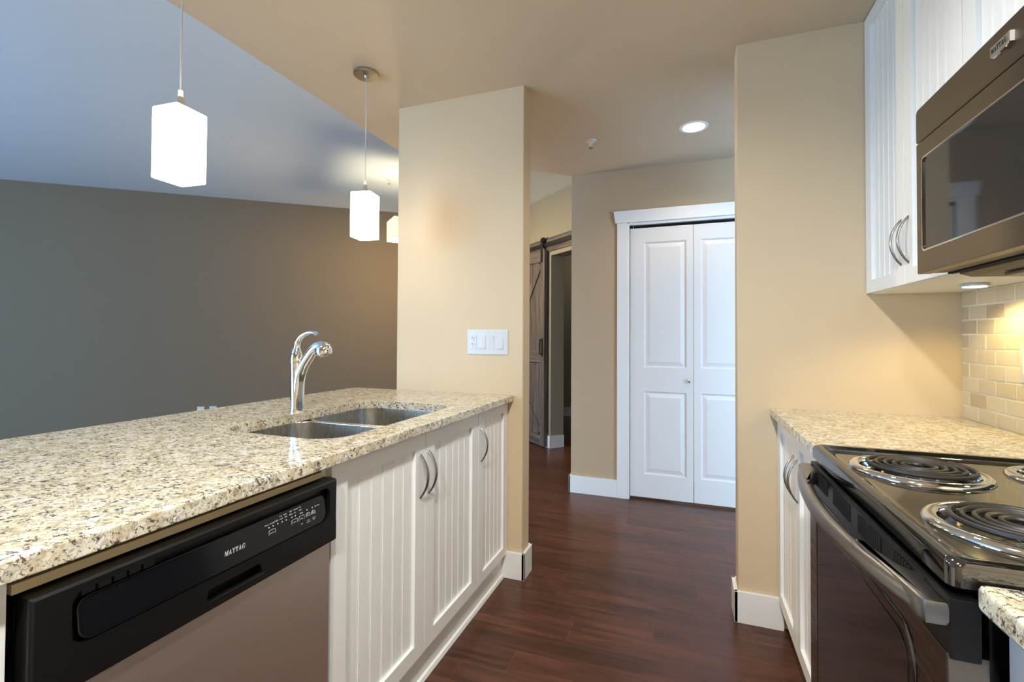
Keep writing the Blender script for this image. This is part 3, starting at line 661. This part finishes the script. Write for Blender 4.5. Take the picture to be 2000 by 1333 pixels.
# ------------------------------------------------------------------ range (front faces -X; built in world metres)
rg = thing('range', 'black electric coil range with stainless oven door and bowed handle', 'stove', (0.63, 1.09, 0))
RY0, RY1 = 0.742, 1.438
def R(name, bm, mat, parent=None, **k):
    p = parent or rg
    bm.transform(Matrix.Translation((-0.63, -1.09, 0)))
    return obj(name, bm, mat, p, **k)
R('body', box(0.345, 0.955, RY0 + 0.012, RY1 - 0.004, 0.02, 0.898, 0.004), 'black', None)
def rl(d, z, r): return [(x, y, z) for x, y in rrect(0.302 + d, 0.957 - d * 0.5, RY0 + d, RY1 - d, r, 6)]
ct = loft([rl(0.004, 0.898, 0.012), rl(0.0, 0.902, 0.014), rl(0.0, 0.925, 0.014), rl(0.003, 0.932, 0.016), rl(0.009, 0.9355, 0.018), rl(0.017, 0.9345, 0.02), rl(0.023, 0.928, 0.022), rl(0.030, 0.9255, 0.024), rl(0.040, 0.925, 0.026)])
ck = R('cooktop', ct, 'black_enamel', None, label='glossy black enamel cooktop')
def burner(cx, cy, r, turns):
    z = 0.925
    hole = disc(r - 0.016, 0.90, 0.95, (cx - 0.63, cy - 1.09, 0)); cut(ck, hole)
    ring = lathe([(r + 0.004, 0.0003), (r + 0.0035, 0.003), (r + 0.001, 0.007), (r - 0.003, 0.009), (r - 0.008, 0.0095), (r - 0.013, 0.0088), (r - 0.0165, 0.006), (r - 0.018, 0.002), (r - 0.0185, -0.003)], 64, (cx, cy, z), False, False)
    b = R('burner', ring, 'chrome', None, label='chrome trim ring')
    bowl_ = lathe([(r - 0.0183, -0.001), (r - 0.022, -0.010), (r - 0.034, -0.017), (0.026, -0.020), (0.022, -0.019), (0.020, -0.0195)], 64, (cx, cy, z), False, True)
    R('drip_bowl', bowl_, 'bowl_chrome', b, label='shiny drip bowl')
    pts = []; rin, rout = 0.018, r - 0.021; n = int(turns * 40)
    for i in range(n + 1):
        t = i / n; a = 2 * pi * turns * t + 0.6; q = rin + (rout - rin) * t
        pts.append((cx + q * cos(a), cy + q * sin(a), z + 0.0135))
    pts.append((cx + (rout + 0.012) * cos(a + 0.1), cy + (rout + 0.012) * sin(a + 0.1), z + 0.010))
    R('coil', tube(pts, 0.0044, 8, flat=0.8), 'coil', b, label='dark spiral heating coil')
    sp_ = [box(cx + 0.012, cx + rout, cy - 0.0012, cy + 0.0012, z - 0.006, z + 0.0095)]
    for k in (1, 2):
        bb = box(0.012, rout, -0.0012, 0.0012, z - 0.006, z + 0.0095); bb.transform(Matrix.Translation((cx, cy, 0)) @ Matrix.Rotation(2 * pi * k / 3, 4, 'Z')); sp_.append(bb)
    R('coil_support', join(*sp_), 'chrome', b)
burner(0.455, 1.246, 0.116, 5); burner(0.460, 0.915, 0.111, 5); burner(0.715, 1.275, 0.092, 4); burner(0.72, 0.90, 0.088, 4)
R('backguard', join(box(0.905, 0.957, RY0 + 0.002, RY1 - 0.002, 0.936, 1.10, 0.006), *[xform(disc(0.019, 0, 0.022, n=24, bev=0.003), Matrix.Translation((0.905, y, 1.03)) @ Matrix.Rotation(-pi/2, 4, 'Y')) for y in (0.82, 0.91, 1.27, 1.36)]), 'black', None)
# oven door
XO = 0.298
od = R('oven_door', box(XO, 0.340, RY0 - 0.002, RY1, 0.19, 0.822, 0.003), 'steel_oven', None, label='stainless oven door')
R('door_cap', join(box(XO + 0.002, 0.332, RY0 - 0.005, RY1 + 0.001, 0.815, 0.890, 0.004)), 'black', od, label='black vented cap above the oven window')
wp = rrect(0.822, 1.366, 0.30, 0.797, 0.05, 8)
def X2(poly, x, d=0): 
    cy = 1.094; cz = 0.5485
    return [(x, cy + (y - cy) * (1 - d / 0.27), cz + (z - cz) * (1 - d / 0.25)) for y, z in poly]
R('oven_window', loft([X2(wp, XO + 0.004), X2(wp, XO - 0.0015), X2(wp, XO - 0.003, 0.004), X2(wp, XO - 0.003, 0.007), X2(wp, XO - 0.0018, 0.009)]), 'black_enamel', od, label='dark rounded oven window')
wp2 = rrect(0.846, 1.344, 0.322, 0.775, 0.04, 8)
R('window_glass', loft([[(XO - 0.0019, y, z) for y, z in wp2], [(XO - 0.0030, y, z) for y, z in wp2], [(XO - 0.0034, 1.095 + (y - 1.095) * 0.996, 0.5485 + (z - 0.5485) * 0.996) for y, z in wp2]]), 'oven_glass', od, label='tinted inner glass')
R('storage_drawer', box(XO + 0.004, 0.340, RY0 + 0.002, RY1 - 0.002, 0.03, 0.182, 0.003), 'steel_oven', None)
# vents between handle and cooktop
bms = [box(XO + 0.0008, XO + 0.004, 0.80, 1.40, 0.8405, 0.886, 0.001)]
R('vent_panel', join(*bms), 'black', od)
for y0 in (0.845, 0.955, 1.115, 1.275):
    sl = [box(XO - 0.0008, XO + 0.002, y0 + k * 0.0105, y0 + k * 0.0105 + 0.0042, 0.846, 0.880) for k in range(11 if y0 != 0.845 else 6)]
    R('vent_grille', join(*sl), 'void', od)
# bowed handle: bar with flattened ends, standing proud of the door
hpts = []
for i in range(25):
    t = i / 24; y = RY0 + 0.018 + (RY1 - RY0 - 0.036) * t; a = sin(pi * t) ** 0.75
    hpts.append((0.286 - 0.040 * a, y, 0.866 - 0.004 * a))
hh = tube(hpts, [(0.0165 - 0.002 * sin(pi * i / 24), 0.0145 + 0.001 * sin(pi * i / 24)) for i in range(25)], 18, side=(0, 0, 1))
def web(sgn, ye):
    q = [(XO + 0.004, 0.0), (0.277, 0.0), (0.2715, 0.006), (0.2705, 0.018), (0.266, 0.06), (0.260, 0.12), (0.253, 0.19), (0.262, 0.185), (0.274, 0.150), (0.288, 0.105), (XO + 0.004, 0.085)]
    pl = [(x, ye + sgn * y) for x, y in q]
    return prism(pl, 0.851, 0.884, 0.009)
ends = [web(1, RY0 - 0.003), web(-1, RY1 + 0.002)]
R('handle', join(hh, *ends), 'steel_handle', od, label='wide bowed stainless handle')

# ------------------------------------------------------------------ microwave (front frame: x along width from far end, -y towards room)
XM = 0.567; MY1 = 1.5425
mw = thing('microwave', 'stainless over the range microwave with dark window', 'microwave', (XM, MY1, 0), -pi/2)
MWW = 0.766
obj('body', box(0.004, MWW - 0.004, 0.03, 0.396, 1.388, 1.8095, 0.003), 'black_matte', mw)
tp = loft([[(x, y, z) for x, z in rrect(0.0, MWW, 1.7215, 1.8095, (0.002, 0.012, 0.012, 0.002), 4)] for y in (0.03, 0.003)] + [[(0.383 + (x - 0.383) * 0.994, 0.0, 1.7655 + (z - 1.7655) * 0.95) for x, z in rrect(0.0, MWW, 1.7215, 1.8095, (0.002, 0.012, 0.012, 0.002), 4)]])
obj('vent_band', tp, 'steel_mw', mw, label='stainless top band')
fp = obj('door', box(0.0, 0.585, 0.0, 0.03, 1.377, 1.7185, 0.004), 'steel_mw', mw, label='stainless framed door')
pw = rrect(0.0335, 0.55, 1.4325, 1.674, 0.012, 5)
cut(fp, ycut(pw, -0.02, 0.012))
def PL(y, d): return [(0.29175 + (x - 0.29175) * (1 - d / 0.258), y, 1.55325 + (z - 1.55325) * (1 - d / 0.1207)) for x, z in pw]
obj('window', loft([PL(0.0115, 0.0), PL(0.003, 0.0), PL(0.002, 0.003)], cap0=False), 'black_gloss', fp, label='dark glass window')
obj('window_edge', loft([PL(0.0035, -0.0006), PL(-0.0016, -0.0006), PL(-0.0022, 0.0012), PL(-0.0016, 0.0035), PL(0.0035, 0.0035)], False, False), 'chrome', fp)
obj('control_pad', box(0.588, MWW, 0.0, 0.03, 1.377, 1.7185, 0.004), 'black_gloss', mw)
# badge on the top band
bx = MY1 - 1.165
bd = [(-0.030, 0.012), (0.030, 0.012), (0.030, -0.008), (0.018, -0.015), (-0.018, -0.015), (-0.030, -0.008)]
bdg = loft([[(bx + a, 0.001, 1.768 + b) for a, b in bd], [(bx + a, -0.007, 1.768 + b) for a, b in bd], [(bx + a * 0.9, -0.009, 1.768 + b * 0.86) for a, b in bd]])
bo = obj('badge', bdg, 'chrome', mw, label='small chrome shield badge')
lg = serif_bm('MAYTAG', 0.0095, 0.0005); lg.transform(Matrix.Diagonal((0.86, 1, 1, 1))); mv(lg, bx + 0.0, -0.0089, 1.769)
obj('badge_lettering', lg, 'black', bo)
# underside: lip, dark strip, sloped plate, filter
obj('underside_lip', box(0.01, MWW - 0.01, 0.012, 0.060, 1.3785, 1.3885, 0.001), 'mw_under', mw)
obj('underside_dark_strip', box(0.012, MWW - 0.012, 0.060, 0.072, 1.3745, 1.3885), 'void', mw)
und = loft([[(0.03, 0.074, 1.3885), (MWW - 0.03, 0.074, 1.3885), (MWW - 0.03, 0.39, 1.3885), (0.03, 0.39, 1.3885)], [(0.035, 0.074, 1.371), (MWW - 0.035, 0.074, 1.371), (MWW - 0.03, 0.39, 1.371), (0.03, 0.39, 1.371)], [(0.05, 0.090, 1.362), (MWW - 0.05, 0.090, 1.362), (MWW - 0.05, 0.37, 1.355), (0.05, 0.37, 1.355)]])
obj('underside_plate', und, 'mw_under', mw)
obj('grease_filter', box(0.14, 0.36, 0.11, 0.30, 1.3515, 1.3600, 0.002), 'filter', mw)
obj('grease_filter', box(0.40, 0.62, 0.11, 0.30, 1.3515, 1.3600, 0.002), 'filter', mw)

# ------------------------------------------------------------------ switch plate on the wing wall
sw = thing('switch_plate', 'white four-gang wall plate with outlet and three rocker switches', 'switch', (-0.9685, YF, 1.181))
PW, PH = 0.1145, 0.0650
pl_o = obj('plate', loft([[(x, -0.0003, z) for x, z in rrect(-PW, PW, -PH, PH, 0.003, 3)], [(x, -0.003, z) for x, z in rrect(-PW, PW, -PH, PH, 0.003, 3)], [(x, -0.0062, z) for x, z in rrect(-PW + 0.005, PW - 0.005, -PH + 0.005, PH - 0.005, 0.003, 3)]]), 'plate', sw)
GX = (-0.0755, -0.0255, 0.0235, 0.0725)
for i, gx in enumerate(GX):
    obj('rocker_bezel' if i else 'outlet_bezel', join(box(gx - 0.0168, gx - 0.0155, -0.0072, -0.005, -0.0345, 0.0345), box(gx + 0.0155, gx + 0.0168, -0.0072, -0.005, -0.0345, 0.0345), box(gx - 0.0168, gx + 0.0168, -0.0072, -0.005, 0.0335, 0.0345), box(gx - 0.0168, gx + 0.0168, -0.0072, -0.005, -0.0345, -0.0335)), 'caulk', sw)
    if i == 0:
        oo = obj('outlet', box(gx - 0.0155, gx + 0.0155, -0.0088, -0.005, -0.033, 0.033, 0.001), 'plate', sw)
        for zc in (0.016, -0.0165):
            bms = [box(gx - 0.0085, gx - 0.0065, -0.0092, -0.0085, zc + 0.002, zc + 0.010), box(gx - 0.0125, gx - 0.0075, -0.0092, -0.0085, zc + 0.0048, zc + 0.0068), box(gx + 0.0055, gx + 0.0072, -0.0092, -0.0085, zc + 0.002, zc + 0.009)]
            d_ = lathe([(0.0023, 0), (0.0023, 0.0006)], 12); d_.transform(Matrix.Rotation(pi/2, 4, 'X')); bms.append(mv(d_, gx, -0.0087, zc - 0.006))
            obj('socket_slots', join(*bms), 'plate_dark', oo)
        obj('groove', box(gx - 0.0155, gx + 0.0155, -0.0091, -0.0086, -0.0005, 0.0005), 'caulk', oo)
    else:
        tilt = -0.0028 if i != 2 else 0.0022
        obj('rocker', loft([[(gx - 0.0150, -0.005, -0.033), (gx + 0.0150, -0.005, -0.033), (gx + 0.0150, -0.005, 0.033), (gx - 0.0150, -0.005, 0.033)], [(gx - 0.0150, -0.0085 + tilt, -0.0325), (gx + 0.0150, -0.0085 + tilt, -0.0325), (gx + 0.0150, -0.0085 - tilt * 0.6, 0.0325), (gx - 0.0150, -0.0085 - tilt * 0.6, 0.0325)]]), 'plate', sw)
    for z_ in (-0.0505, 0.0505):
        d_ = lathe([(0.0028, 0), (0.0026, 0.0006), (0.001, 0.0008)], 12); d_.transform(Matrix.Rotation(pi/2, 4, 'X')); obj('screw', mv(d_, gx, -0.0060, z_), 'caulk', sw)

# wall outlets low on the taupe wall
RZT = math.atan2(TD.y, TD.x)
sA = (Vector((-6.51864, 2.69904)) - TA).dot(TD)
def wall_outlet(s, label, outlet=True):
    p = TA + TD * (sA + s)
    t = thing('wall_plate', label, 'outlet', (p.x, p.y, 0.352), RZT, 'white plates low on the taupe wall')
    obj('plate', loft([[(x, -0.0003, z) for x, z in rrect(-0.035, 0.035, -0.06, 0.06, 0.003, 3)], [(x, -0.0030, z) for x, z in rrect(-0.035, 0.035, -0.06, 0.06, 0.003, 3)], [(x, -0.006, z) for x, z in rrect(-0.031, 0.031, -0.056, 0.056, 0.003, 3)]]), 'plate', t)
    obj('insert', box(-0.0165, 0.0165, -0.0075, -0.005, -0.033, 0.033, 0.001), 'caulk', t)
wall_outlet(1.792, 'white wall plate on the taupe wall, left one of the pair showing above the granite')
wall_outlet(1.912, 'white wall plate on the taupe wall, right one of the pair showing above the granite')
# outlet plate on the tiles at the frame's right edge
wo = thing('tile_outlet', 'white outlet plate on the travertine tiles at the right edge', 'outlet', (XT - 0.0012, 1.885, 1.135), -pi/2)
obj('plate', loft([[(x, -0.0001, z) for x, z in rrect(-0.036, 0.036, -0.0625, 0.0625, 0.003, 3)], [(x, -0.003, z) for x, z in rrect(-0.036, 0.036, -0.0625, 0.0625, 0.003, 3)], [(x, -0.006, z) for x, z in rrect(-0.032, 0.032, -0.058, 0.058, 0.003, 3)]]), 'plate', wo)
obj('insert', box(-0.0165, 0.0165, -0.0075, -0.005, -0.033, 0.033, 0.001), 'caulk', wo)

# ------------------------------------------------------------------ pendants over the peninsula
def pendant(y, rz, label):
    t = thing('pendant_light', label, 'pendant light', (-1.461, y, ZC), rz, 'pendants over the peninsula')
    obj('canopy', lathe([(0.0, -0.0002), (0.060, -0.0002), (0.060, -0.012), (0.057, -0.0145), (0.012, -0.0155), (0.010, -0.024), (0.006, -0.028)], 40, (0, 0, 0), False, True), 'dark_nickel', t, label='round brushed nickel canopy')
    z1 = 1.8955 - ZC; z0 = 1.681 - ZC; h = 0.0508
    obj('cord', tube([(0, 0, -0.026), (0.001, 0.0005, -0.2), (-0.001, 0, -0.4), (0, 0, z1 + 0.05)], 0.0026, 8), 'cord', t)
    so = obj('socket', lathe([(0.005, 0.062), (0.006, 0.045), (0.0085, 0.042), (0.0145, 0.022), (0.019, 0.006), (0.020, 0.0003)], 28, (0, 0, z1)), 'chrome', t)
    obj('strain_relief', lathe([(0.0055, 0.066), (0.007, 0.064), (0.007, 0.046), (0.0055, 0.044)], 20, (0, 0, z1)), 'cord', so)
    def L(d, z, r=0.006): return [(x, y_, z) for x, y_ in rrect(-h + d, h - d, -h + d, h - d, max(0.001, r - d), 4)]
    obj('glass_shade', loft([L(0.005, z1 - 0.006), L(0.005, z0), L(0.002, z0 - 0.0006), L(0.0, z0 + 0.002), L(0.0, z1 - 0.003), L(0.003, z1), ], cap0=False), 'pendant', t, label='glowing white square glass shade')
    return t
pendant(1.008, 0.0557, 'lit square glass pendant hanging nearest, its ceiling canopy out of view')
pendant(1.902, 0.1662, 'lit square glass pendant hanging farther off, beside the beige wing wall')

# ------------------------------------------------------------------ hall downlight (and its kitchen fellows behind the camera's view)
def downlight(x, y, label, power, spot=150):
    t = thing('downlight', label, 'ceiling light', (x, y, ZC))
    obj('trim_ring', lathe([(0.083, -0.0002), (0.083, -0.003), (0.079, -0.006), (0.066, -0.005), (0.062, -0.0015)], 48, (0, 0, 0), False, False), 'trim', t, label='white trim ring')
    obj('lens', disc(0.0625, -0.0035, -0.0006, n=48), 'can_lens', t, label='glowing lens')
    l = lamp('downlight_beam', 'SPOT', (x, y, ZC - 0.02), power, (1.0, 0.82, 0.60), 0.055, spot, 0.6)
    return t
downlight(0.037, 3.060, 'round recessed ceiling light lit before the white closet doors', HALL_W)
for y, k in ((1.32, 0.25), (0.2, 1.25), (-0.9, 1.95)):
    lamp('kitchen_can', 'SPOT', (-0.16, y, ZC - 0.02), CAN_W * k, CAN_COL, 0.06, 160, 0.5)

# ------------------------------------------------------------------ sprinklers
def sprinkler(x, y, z, label):
    t = thing('sprinkler', label, 'sprinkler', (x, y, z), 0.4)
    obj('escutcheon', lathe([(0.0, -0.0002), (0.035, -0.0002), (0.034, -0.004), (0.026, -0.008), (0.014, -0.009)], 32, (0, 0, 0), False, True), 'caulk', t)
    obj('head', lathe([(0.012, -0.008), (0.010, -0.022), (0.006, -0.024), (0.004, -0.03)], 20), 'caulk', t)
    arms = [tube(smooth_path([(s * 0.009, 0, -0.022), (s * 0.012, 0, -0.032), (s * 0.008, 0, -0.043), (0, 0, -0.048)], 4), 0.0018, 8) for s in (-1, 1)]
    obj('frame_arms', join(*arms), 'caulk', t)
    obj('deflector', lathe([(0.002, -0.046), (0.014, -0.0475), (0.015, -0.049), (0.002, -0.0495)], 20), 'nickel', t)
    return t
sprinkler(-0.587, 3.055, ZC, 'small white fire sprinkler on the hall ceiling before the closet')
sprinkler(-2.795, 4.01, ZL, 'small fire sprinkler on the bright living room ceiling above the far pendant')

# ------------------------------------------------------------------ square dining lamp beyond the wing wall
dl = thing('dining_lamp', 'cream square box lamp half hidden behind the beige wing wall', 'lamp', (-2.588, 3.988, ZL), BW_RZ)
DS = 0.145; zt_, zb_ = -0.440, -0.631
def bx4(h, z): return [(-h, -h, z), (h, -h, z), (h, h, z), (-h, h, z)]
obj('shade', loft([bx4(DS - 0.004, zb_), bx4(DS - 0.004, zt_), bx4(DS, zt_), bx4(DS, zb_)], False, False), 'shade_cream', dl, label='glowing cream fabric box shade')
for z in (zb_, zt_):
    obj('frame', loft([bx4(DS - 0.006, z - 0.003), bx4(DS + 0.001, z - 0.003), bx4(DS + 0.001, z + 0.003), bx4(DS - 0.006, z + 0.003), bx4(DS - 0.006, z - 0.003)], False, False), 'cord', dl)
obj('diffuser', box(-DS + 0.03, DS - 0.03, -DS + 0.03, DS - 0.03, zb_ + 0.006, zb_ + 0.012), 'shade_diffuser', dl)
obj('stem', tube([(0, 0, -0.02), (0, 0, zb_ + 0.012)], 0.006, 10), 'dark_nickel', dl)
obj('canopy', disc(0.06, -0.02, -0.0002, n=32, bev=0.003), 'dark_nickel', dl)
lamp('dining_glow', 'POINT', (-2.588 + 0.05, 3.988 - 0.03, ZL - 0.56), DINING_W, (1.0, 0.82, 0.50), 0.04)
lamp('dining_glow', 'POINT', (-2.588, 3.988, ZL - 0.70), DINING_W * 5.0, (1.0, 0.74, 0.36), 0.06)

# ------------------------------------------------------------------ sliding barn door and its track
bdoor = thing('barn_door', 'weathered grey plank sliding door hung on a black track', 'door', BW_LOC, BW_RZ)
BX0, BX1, BZ0, BZ1 = -0.92, -0.004, 0.014, 2.17
YD = -0.057
pk_ = []
nP = 7; pw_ = (BX1 - BX0) / nP
for k in range(nP): pk_.append(box(BX0 + k * pw_ + 0.0008, BX0 + (k + 1) * pw_ - 0.0008, YD + 0.012, YD + 0.034, BZ0, BZ1, 0.002))
obj('planks', join(*pk_), 'barn_v', bdoor)
obj('stile', box(BX1 - 0.085, BX1, YD - 0.008, YD + 0.012, BZ0, BZ1, 0.002), 'barn_v', bdoor)
obj('stile', box(BX0, BX0 + 0.085, YD - 0.008, YD + 0.012, BZ0, BZ1, 0.002), 'barn_v', bdoor)
for a, b in ((BZ0, 0.13), (0.93, 1.065), (2.045, BZ1)): obj('rail', box(BX0 + 0.085, BX1 - 0.085, YD - 0.008, YD + 0.012, a, b, 0.002), 'barn_h', bdoor)
def brace(xa, za, xb, zb2, w=0.085):
    a = Vector((xa, za)); b = Vector((xb, zb2)); d = (b - a).normalized(); n = Vector((-d.y, d.x)) * w / 2
    pts = [a - n, b - n, b + n, a + n]
    return loft([[(p.x, YD - 0.006, p.y) for p in pts], [(p.x, YD + 0.012, p.y) for p in pts]])
xm = (BX0 + BX1) / 2
obj('brace', brace(BX1 - 0.10, 2.02, BX0 + 0.12, 1.09), 'barn_v', bdoor)
obj('brace', brace(BX1 - 0.10, 0.155, BX0 + 0.12, 0.905), 'barn_v', bdoor)
hdl = [box(-0.048, -0.036, YD - 0.045, YD - 0.035, 1.015, 1.185, 0.002), box(-0.048, -0.036, YD - 0.04, YD - 0.007, 1.02, 1.032, 0.002), box(-0.048, -0.036, YD - 0.04, YD - 0.007, 1.168, 1.18, 0.002), box(-0.055, -0.029, YD - 0.012, YD - 0.0075, 1.0, 1.20, 0.001)]
obj('pull_handle', join(*hdl), 'black_matte', bdoor, label='black iron pull')
for sx in (-0.058, BX0 + 0.058):
    st_ = obj('hanger_strap', join(box(sx - 0.022, sx + 0.022, YD - 0.014, YD - 0.0085, 2.035, 2.285, 0.002), xform(disc(0.022, 0, 0.0055, n=28), Matrix.Translation((sx, YD - 0.0085, 2.285)) @ Matrix.Rotation(pi/2, 4, 'X'))), 'black_matte', bdoor, label='black iron hanger strap')
    obj('wheel', xform(disc(0.032, -0.011, 0.011, n=32, bev=0.003), Matrix.Translation((sx, YD + 0.0135, 2.284)) @ Matrix.Rotation(pi/2, 4, 'X')), 'black_matte', st_)
    obj('bolt', join(*[xform(disc(0.008, 0, 0.006, n=6), Matrix.Translation((sx, YD - 0.0135, z_)) @ Matrix.Rotation(pi/2, 4, 'X')) for z_ in (2.06, 2.12, 2.285)]), 'black_matte', st_)
bt = thing('barn_door_track', 'black steel rail on a grey wood header above the sliding door', 'rail', BW_LOC, BW_RZ)
obj('header_board', box(-1.38, 0.95, -0.020, -0.0003, 2.15, 2.302, 0.002), 'barn_h', bt, label='grey wood header board')
obj('rail', box(-1.34, 0.93, -0.044, -0.037, 2.206, 2.250, 0.001), 'black_matte', bt)
for x_ in (-1.2, -0.7, -0.25, 0.25, 0.75): obj('standoff', xform(disc(0.010, 0, 0.018, n=16), Matrix.Translation((x_, -0.0195, 2.228)) @ Matrix.Rotation(pi/2, 4, 'X')), 'black_matte', bt)
obj('end_stop', box(0.885, 0.925, -0.050, -0.037, 2.25, 2.28, 0.002), 'black_matte', bt)
lamp('bedroom_glow', 'POINT', (-0.9, 7.0, 2.3), BEDROOM_W, (1.0, 0.86, 0.6), 0.1)
